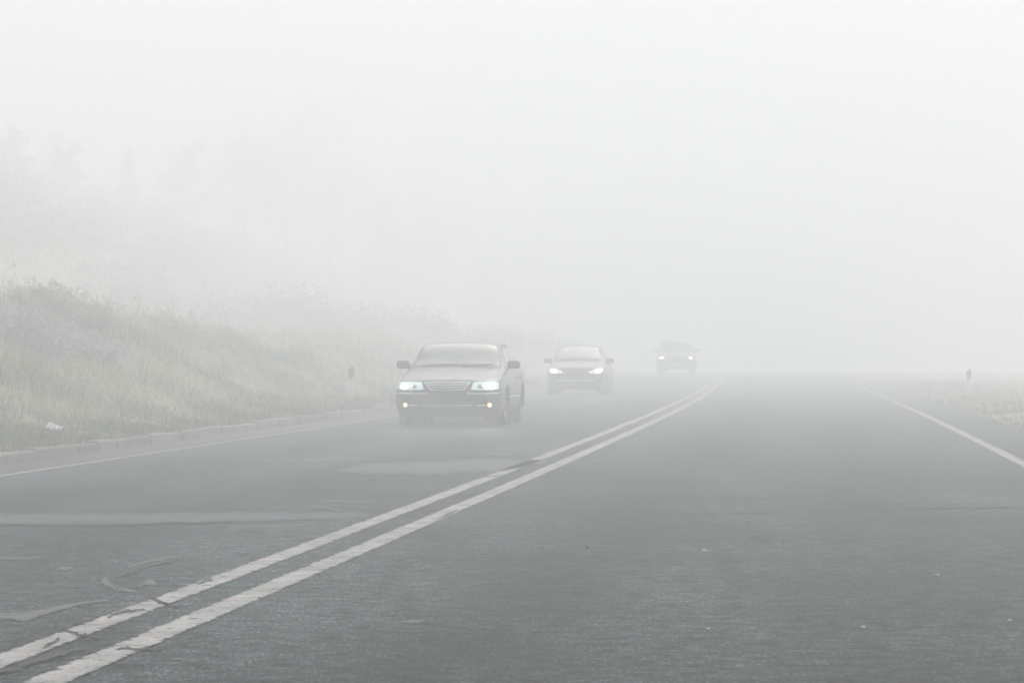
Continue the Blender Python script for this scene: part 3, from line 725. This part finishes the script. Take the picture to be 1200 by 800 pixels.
        gl = MB(); gl.box(s * mx - .09, s * mx + .09, my + .068, my + .082, mz - .05, mz + .05, .004); gl.build('mirror_glass', MAT_CHROME, mi)
    # door handles, seams, side strip
    for s in (1, -1):
        for y_ in spec['handles']: patch('door_handle', [(y_, spec['hz'] + .02), (y_ + .2, spec['hz'] + .025)], [(y_, spec['hz'] - .008), (y_ + .2, spec['hz'])], mat_body, .028, .01, 6, 2, axis=s)
        for y_ in spec['seams']: patch('door_seam', [(y_, spec['hz'] + .12), (y_ + .007, spec['hz'] + .12)], [(y_, .33), (y_ + .007, .33)], MAT_TRIM, .002, .004, 1, 14, axis=s)
        if spec.get('chrome'):
            patch('side_strip', [(spec['axles'][0] + .42, .50), (spec['axles'][1] - .42, .50)], [(spec['axles'][0] + .42, .478), (spec['axles'][1] - .42, .478)], MAT_CHROME, .006, .01, 20, 1, axis=s)
            a0, b0 = wins[0][0], wins[-1][1]
    spec['front'](patch, mir, disc, root, mat_body)
    # wipers
    a_ = spec['wiper']
    for x0, x1 in ((-.62, -.02), (.05, .62)):
        patch('wiper', [(x0, a_ + .010), (x1, a_ + .035)], [(x0, a_ - .004), (x1, a_ + .021)], MAT_TRIM, .02, -.004, 12, 1)
    # rear
    for s in (1, -1):
        zt_ = rows[-2][3]
        patch('tail_light', [(s * .45, zt_ - .02), (s * .78, zt_ - .02)], [(s * .45, zt_ - .15), (s * .78, zt_ - .15)], MAT_TAIL, .008, .02, 8, 4, axis='rear')
    patch('rear_plate', [(-.26, .62), (.26, .62)], [(-.26, .51), (.26, .51)], MAT_PLATE, .012, .01, 4, 2, axis='rear')
    return root

# ---- the sedan
def sedan_front(patch, mir, disc, root, body):
    T = [(-.40, .755), (-.2, .762), (0, .765), (.2, .762), (.40, .755)]; B = [(-.29, .615), (-.15, .612), (0, .611), (.15, .612), (.29, .615)]
    g = patch('grille', T, B, MAT_TRIM, .006, .02, 24, 6)
    patch('grille_frame', T, [(x, z - .018) for x, z in T], MAT_CHROME, .02, .01, 20, 1, parent=g)
    patch('grille_frame', [(x, z + .014) for x, z in B], B, MAT_CHROME, .02, .01, 20, 1, parent=g)
    for s in (1, -1):
        patch('grille_frame', [(s * .40, .755), (s * .378, .755)], [(s * .29, .613), (s * .268, .613)], MAT_CHROME, .019, .01, 1, 8, parent=g)
    for k in range(1, 5):
        q = k / 5; w_ = .385 + (.285 - .385) * q; z = .752 + (.618 - .752) * q
        patch('grille_slat', [(-w_, z + .005), (0, z + .010), (w_, z + .005)], [(-w_, z - .006), (0, z - .001), (w_, z - .006)], MAT_CHROME, .014, .01, 16, 1, parent=g)
    for s in (1, -1):
        top = [(s * .44, .752), (s * .6, .756), (s * .76, .752), (s * .85, .745)]; bot = [(s * .40, .628), (s * .6, .618), (s * .76, .622), (s * .855, .638)]
        hl = patch('headlight', top, bot, MAT_LENSLIT, .010, .03, 16, 6)
        patch('lamp_bezel', [(s * .44 - s * .03, .770), (s * .6, .774), (s * .78, .770), (s * .86, .762)], [(s * .44 - s * .03, .755), (s * .6, .759), (s * .76, .755), (s * .86, .748)], body, .012, .01, 12, 1, parent=hl)
        disc('bulb', s * .735, .688, .042, MAT_BEAM, hl, .028, 1.15)
        SEDAN['beam'](s * .735, .688, -.02, 25, (.85, 1, .98), hl)
        disc('lamp_bowl', s * .56, .686, .048, MAT_CHROME, hl, .016, 1.0)
        patch('bumper_strip', [(s * .33, .566), (s * .6, .570), (s * .86, .578)], [(s * .33, .546), (s * .6, .550), (s * .86, .558)], MAT_CHROME, .016, .01, 16, 1)
        fl = patch('fog_light', [(s * .52, .405), (s * .80, .415)], [(s * .52, .305), (s * .80, .32)], MAT_TRIM, .006, .02, 10, 4)
        disc('bulb', s * .715, .365, .034, MAT_FOGL, fl, .02)
        SEDAN['beam'](s * .715, .365, -.02, 4, (1, .62, .36), fl)
        patch('fog_light_strip', [(s * .50, .366), (s * .655, .368)], [(s * .50, .354), (s * .655, .356)], MAT_CHROME, .018, .01, 8, 1, parent=fl)
    it = patch('lower_intake', [(-.46, .42), (0, .425), (.46, .42)], [(-.42, .275), (0, .27), (.42, .275)], MAT_TRIM, .006, .02, 20, 5)
    patch('intake_bar', [(-.45, .362), (0, .366), (.45, .362)], [(-.45, .346), (0, .350), (.45, .346)], MAT_LENS, .014, .01, 16, 1, parent=it)
    patch('bumper_lip', [(-.66, .200), (0, .204), (.66, .200)], [(-.64, .17), (0, .174), (.64, .17)], MAT_TRIM, .015, .02, 16, 1)
    patch('bumper_seam', [(-.84, .598), (-.5, .600), (-.34, .598)], [(-.84, .592), (-.5, .594), (-.34, .592)], MAT_TRIM, .003, .01, 10, 1)
    patch('bumper_seam', [(.84, .598), (.5, .600), (.34, .598)], [(.84, .592), (.5, .594), (.34, .592)], MAT_TRIM, .003, .01, 10, 1)
    patch('hood_edge', [(-.42, .783), (0, .792), (.42, .783)], [(-.42, .777), (0, .786), (.42, .777)], MAT_TRIM, .003, .01, 14, 1)
SEDAN = dict(name='sedan', wheel_r=.335, axles=(.93, 3.80), screen=(1.52, 2.16), rear=(3.78, 4.24), windows=((1.86, 2.66), (2.74, 3.50), (3.56, 3.88)),
    mirror=(.97, 1.72, 1.045), handles=(2.42, 3.30), hz=.80, seams=(1.60, 2.70, 3.56), wiper=1.03, chrome=True, front=sedan_front, rows=[
    # y     w    zb   zs   wp   zp    w7   z7    zt
    (0.00, .66, .155, .60, .62, .66, .50, .69, .70),
    (0.04, .77, .155, .63, .73, .70, .58, .745, .765),
    (0.12, .85, .155, .66, .81, .735, .63, .785, .812),
    (0.30, .905, .155, .71, .855, .785, .66, .830, .860),
    (0.70, .925, .155, .78, .87, .845, .68, .890, .920),
    (1.20, .93, .155, .84, .87, .905, .68, .950, .975),
    (1.50, .93, .20, .87, .865, .935, .77, .965, .995),
    (1.62, .93, .20, .88, .865, .945, .765, 1.03, 1.075),
    (2.18, .93, .20, .89, .865, .955, .655, 1.375, 1.422),
    (2.60, .93, .20, .90, .865, .962, .64, 1.422, 1.462),
    (3.20, .93, .20, .90, .86, .968, .665, 1.405, 1.458),
    (3.72, .93, .20, .91, .855, .972, .670, 1.345, 1.405),
    (4.26, .925, .20, .92, .845, .985, .74, 1.085, 1.135),
    (4.38, .92, .20, .92, .84, .988, .72, 1.035, 1.062),
    (4.72, .89, .22, .90, .81, .965, .68, 1.005, 1.030),
    (4.86, .85, .24, .86, .77, .92, .64, .955, .975),
    (4.92, .76, .28, .80, .70, .86, .56, .885, .895)])
# ---- the hatchback
def hatch_front(patch, mir, disc, root, body):
    T = [(-.30, .70), (0, .715), (.30, .70)]; B = [(-.24, .615), (0, .605), (.24, .615)]
    g = patch('grille', T, B, MAT_TRIM, .006, .02, 18, 4)
    patch('grille_slat', [(-.28, .667), (0, .672), (.28, .667)], [(-.28, .655), (0, .660), (.28, .655)], MAT_TRIM, .014, .01, 12, 1, parent=g)
    for s in (1, -1):
        top = [(s * .40, .70), (s * .52, .755), (s * .66, .79), (s * .79, .80)]; bot = [(s * .38, .665), (s * .52, .645), (s * .66, .645), (s * .79, .69)]
        hl = patch('headlight', top, bot, MAT_LENSWARM, .010, .03, 14, 6)
        disc('bulb', s * .655, .722, .055, MAT_BEAMW, hl, .02, 1.5)
        HATCH['beam'](s * .655, .718, -.03, 40, (1, .97, .86), hl)
        disc('side_bulb', s * .50, .690, .028, MAT_LENS, hl, .02)
        fl = patch('fog_light', [(s * .58, .36), (s * .74, .37)], [(s * .58, .28), (s * .74, .29)], MAT_TRIM, .006, .02, 6, 3)
    patch('bumper_strip', [(-.56, .452), (0, .462), (.56, .452)], [(-.54, .420), (0, .428), (.54, .420)], MAT_CHROME, .014, .01, 18, 1)
    patch('lower_intake', [(-.50, .40), (0, .405), (.50, .40)], [(-.44, .26), (0, .25), (.44, .26)], MAT_TRIM, .006, .02, 18, 4)
    patch('hood_edge', [(-.40, .765), (0, .775), (.40, .765)], [(-.40, .758), (0, .768), (.40, .758)], MAT_TRIM, .003, .01, 12, 1)
HATCH = dict(name='hatchback', wheel_r=.305, axles=(.80, 3.38), screen=(1.22, 1.98), rear=(3.72, 3.98), windows=((1.58, 2.36), (2.44, 3.14), (3.22, 3.5)),
    mirror=(.935, 1.50, 1.02), handles=(2.14, 2.94), hz=.80, seams=(1.35, 2.40, 3.20), wiper=1.035, front=hatch_front, tyre_w=.195, rows=[
    (0.00, .60, .21, .60, .56, .66, .44, .69, .70),
    (0.04, .71, .19, .64, .67, .71, .52, .75, .765),
    (0.12, .79, .18, .68, .75, .76, .57, .805, .83),
    (0.30, .85, .18, .74, .80, .83, .60, .875, .90),
    (0.65, .87, .19, .81, .815, .89, .62, .935, .96),
    (1.00, .875, .19, .85, .815, .93, .63, .975, 1.0),
    (1.20, .875, .19, .87, .815, .95, .67, 1.0, 1.03),
    (1.34, .875, .19, .88, .815, .96, .665, 1.08, 1.13),
    (2.02, .875, .19, .90, .815, .98, .57, 1.40, 1.445),
    (2.45, .875, .19, .91, .81, .99, .555, 1.445, 1.485),
    (3.10, .875, .19, .92, .805, 1.0, .55, 1.430, 1.475),
    (3.66, .87, .20, .94, .795, 1.02, .555, 1.375, 1.425),
    (4.00, .855, .22, .95, .775, 1.02, .61, 1.12, 1.15),
    (4.10, .84, .24, .93, .755, .99, .62, 1.03, 1.05),
    (4.18, .80, .26, .88, .71, .93, .58, .95, .965),
    (4.22, .72, .30, .80, .64, .85, .50, .87, .88)])
# ---- the off-roader
def suv_front(patch, mir, disc, root, body):
    T = [(-.46, .93), (0, .935), (.46, .93)]; B = [(-.44, .78), (0, .775), (.44, .78)]
    g = patch('grille', T, B, MAT_TRIM, .006, .02, 18, 4)
    patch('grille_bar', [(-.46, .955), (0, .962), (.46, .955)], [(-.46, .925), (0, .932), (.46, .925)], MAT_CHROME, .02, .01, 14, 1, parent=g)
    patch('grille_slat', [(-.45, .862), (0, .866), (.45, .862)], [(-.45, .842), (0, .846), (.45, .842)], MAT_TRIM, .016, .01, 12, 1, parent=g)
    for s in (1, -1):
        hl = patch('headlight', [(s * .52, .935), (s * .7, .94), (s * .84, .93)], [(s * .50, .80), (s * .7, .795), (s * .85, .81)], MAT_LENS, .010, .03, 14, 6)
        disc('bulb', s * .70, .872, .045, MAT_BEAMF, hl, .02, 2.0)
        patch('fog_light', [(s * .62, .53), (s * .80, .53)], [(s * .62, .45), (s * .80, .45)], MAT_TRIM, .006, .02, 6, 3)
    patch('bumper', [(-.88, .66), (0, .67), (.88, .66)], [(-.88, .42), (0, .41), (.88, .42)], MAT_TRIM, .03, .02, 20, 4)
    patch('front_plate', [(-.26, .60), (.26, .60)], [(-.26, .49), (.26, .49)], MAT_PLATE, .045, -.03, 4, 2)
SUV = dict(name='off_roader', wheel_r=.375, axles=(.90, 3.68), screen=(1.45, 2.02), rear=(4.56, 4.78), windows=((1.74, 2.44), (2.52, 3.3), (3.42, 4.3)),
    mirror=(1.0, 1.68, 1.25), handles=(2.25, 3.1), hz=1.0, seams=(1.55, 2.48, 3.36), wiper=1.21, front=suv_front, tyre_w=.25, rows=[
    (0.00, .78, .34, .82, .74, .88, .60, .91, .92),
    (0.04, .87, .32, .86, .83, .93, .66, .965, .98),
    (0.12, .91, .30, .89, .87, .97, .70, 1.01, 1.03),
    (0.35, .935, .30, .93, .885, 1.02, .72, 1.055, 1.075),
    (0.90, .94, .30, .98, .885, 1.06, .72, 1.10, 1.125),
    (1.25, .94, .30, 1.01, .88, 1.09, .72, 1.13, 1.155),
    (1.42, .94, .30, 1.03, .88, 1.10, .77, 1.15, 1.18),
    (1.52, .94, .30, 1.04, .88, 1.11, .765, 1.24, 1.28),
    (2.06, .94, .30, 1.05, .88, 1.12, .70, 1.64, 1.69),
    (2.40, .94, .30, 1.06, .88, 1.12, .69, 1.70, 1.745),
    (3.40, .94, .30, 1.06, .88, 1.12, .69, 1.71, 1.755),
    (4.50, .94, .31, 1.06, .87, 1.12, .69, 1.67, 1.715),
    (4.80, .92, .33, 1.05, .85, 1.11, .74, 1.22, 1.25),
    (4.86, .90, .36, 1.02, .83, 1.07, .74, 1.12, 1.14),
    (4.90, .86, .40, .96, .79, 1.0, .70, 1.03, 1.04),
    (4.92, .80, .44, .90, .74, .94, .64, .96, .97)])

PAINT1 = simple('dark_green_grey_paint', (0.014, 0.024, 0.022), 0.36, metal=0.25, coat=0.45, var=0.05)
PAINT2 = simple('grey_paint', (0.018, 0.024, 0.025), 0.36, metal=0.3, coat=0.5, var=0.05)
PAINT3 = simple('charcoal_paint', (0.05, 0.052, 0.054), 0.35, metal=0.3, coat=1.0, var=0.05)
def place(car, x, Y, lab, cat, rz=None):
    sl = (xc(Y + 5) - xc(Y)) / 5 if rz is None else rz
    car.location = (x, Y, zr(Y + 2)); car.rotation_euler = (-math.atan((zr(Y + 4) - zr(Y)) / 4) * -1, 0, -math.atan(sl))
    tag(car, lab, cat, 'oncoming cars in the fog')
c1 = build_car(SEDAN, PAINT1); place(c1, -1.09, 51.8, 'dark sedan leading the oncoming cars, chrome-slatted grille, headlights and orange fog lights on', 'car')
c2 = build_car(HATCH, PAINT2); place(c2, 1.87, 90.0, 'grey hatchback in the middle of the oncoming cars, slanting headlights on', 'car')
c3 = build_car(SUV, PAINT3); place(c3, 7.85, 147.0, 'boxy off-roader last of the oncoming cars, almost hidden by fog', 'car')

# ------------------------------------------------------------------ the fog
mb = MB(); mb.box(-345, 345, -75, 485, -16, FOG_TOP)
m = bpy.data.materials.new('fog'); m.use_nodes = True; t = m.node_tree; t.nodes.clear()
pv = t.nodes.new('ShaderNodeVolumePrincipled'); out = t.nodes.new('ShaderNodeOutputMaterial')
pv.inputs['Color'].default_value = (0.966, 0.988, 0.992, 1); pv.inputs['Density'].default_value = FOG_DENSITY
pv.inputs['Density Attribute'].default_value = ''; pv.inputs['Anisotropy'].default_value = 0.15
t.links.new(pv.outputs[0], out.inputs['Volume'])
tag(mb.build('haze', m), 'even white fog filling the air over the road', 'fog', kind='stuff')
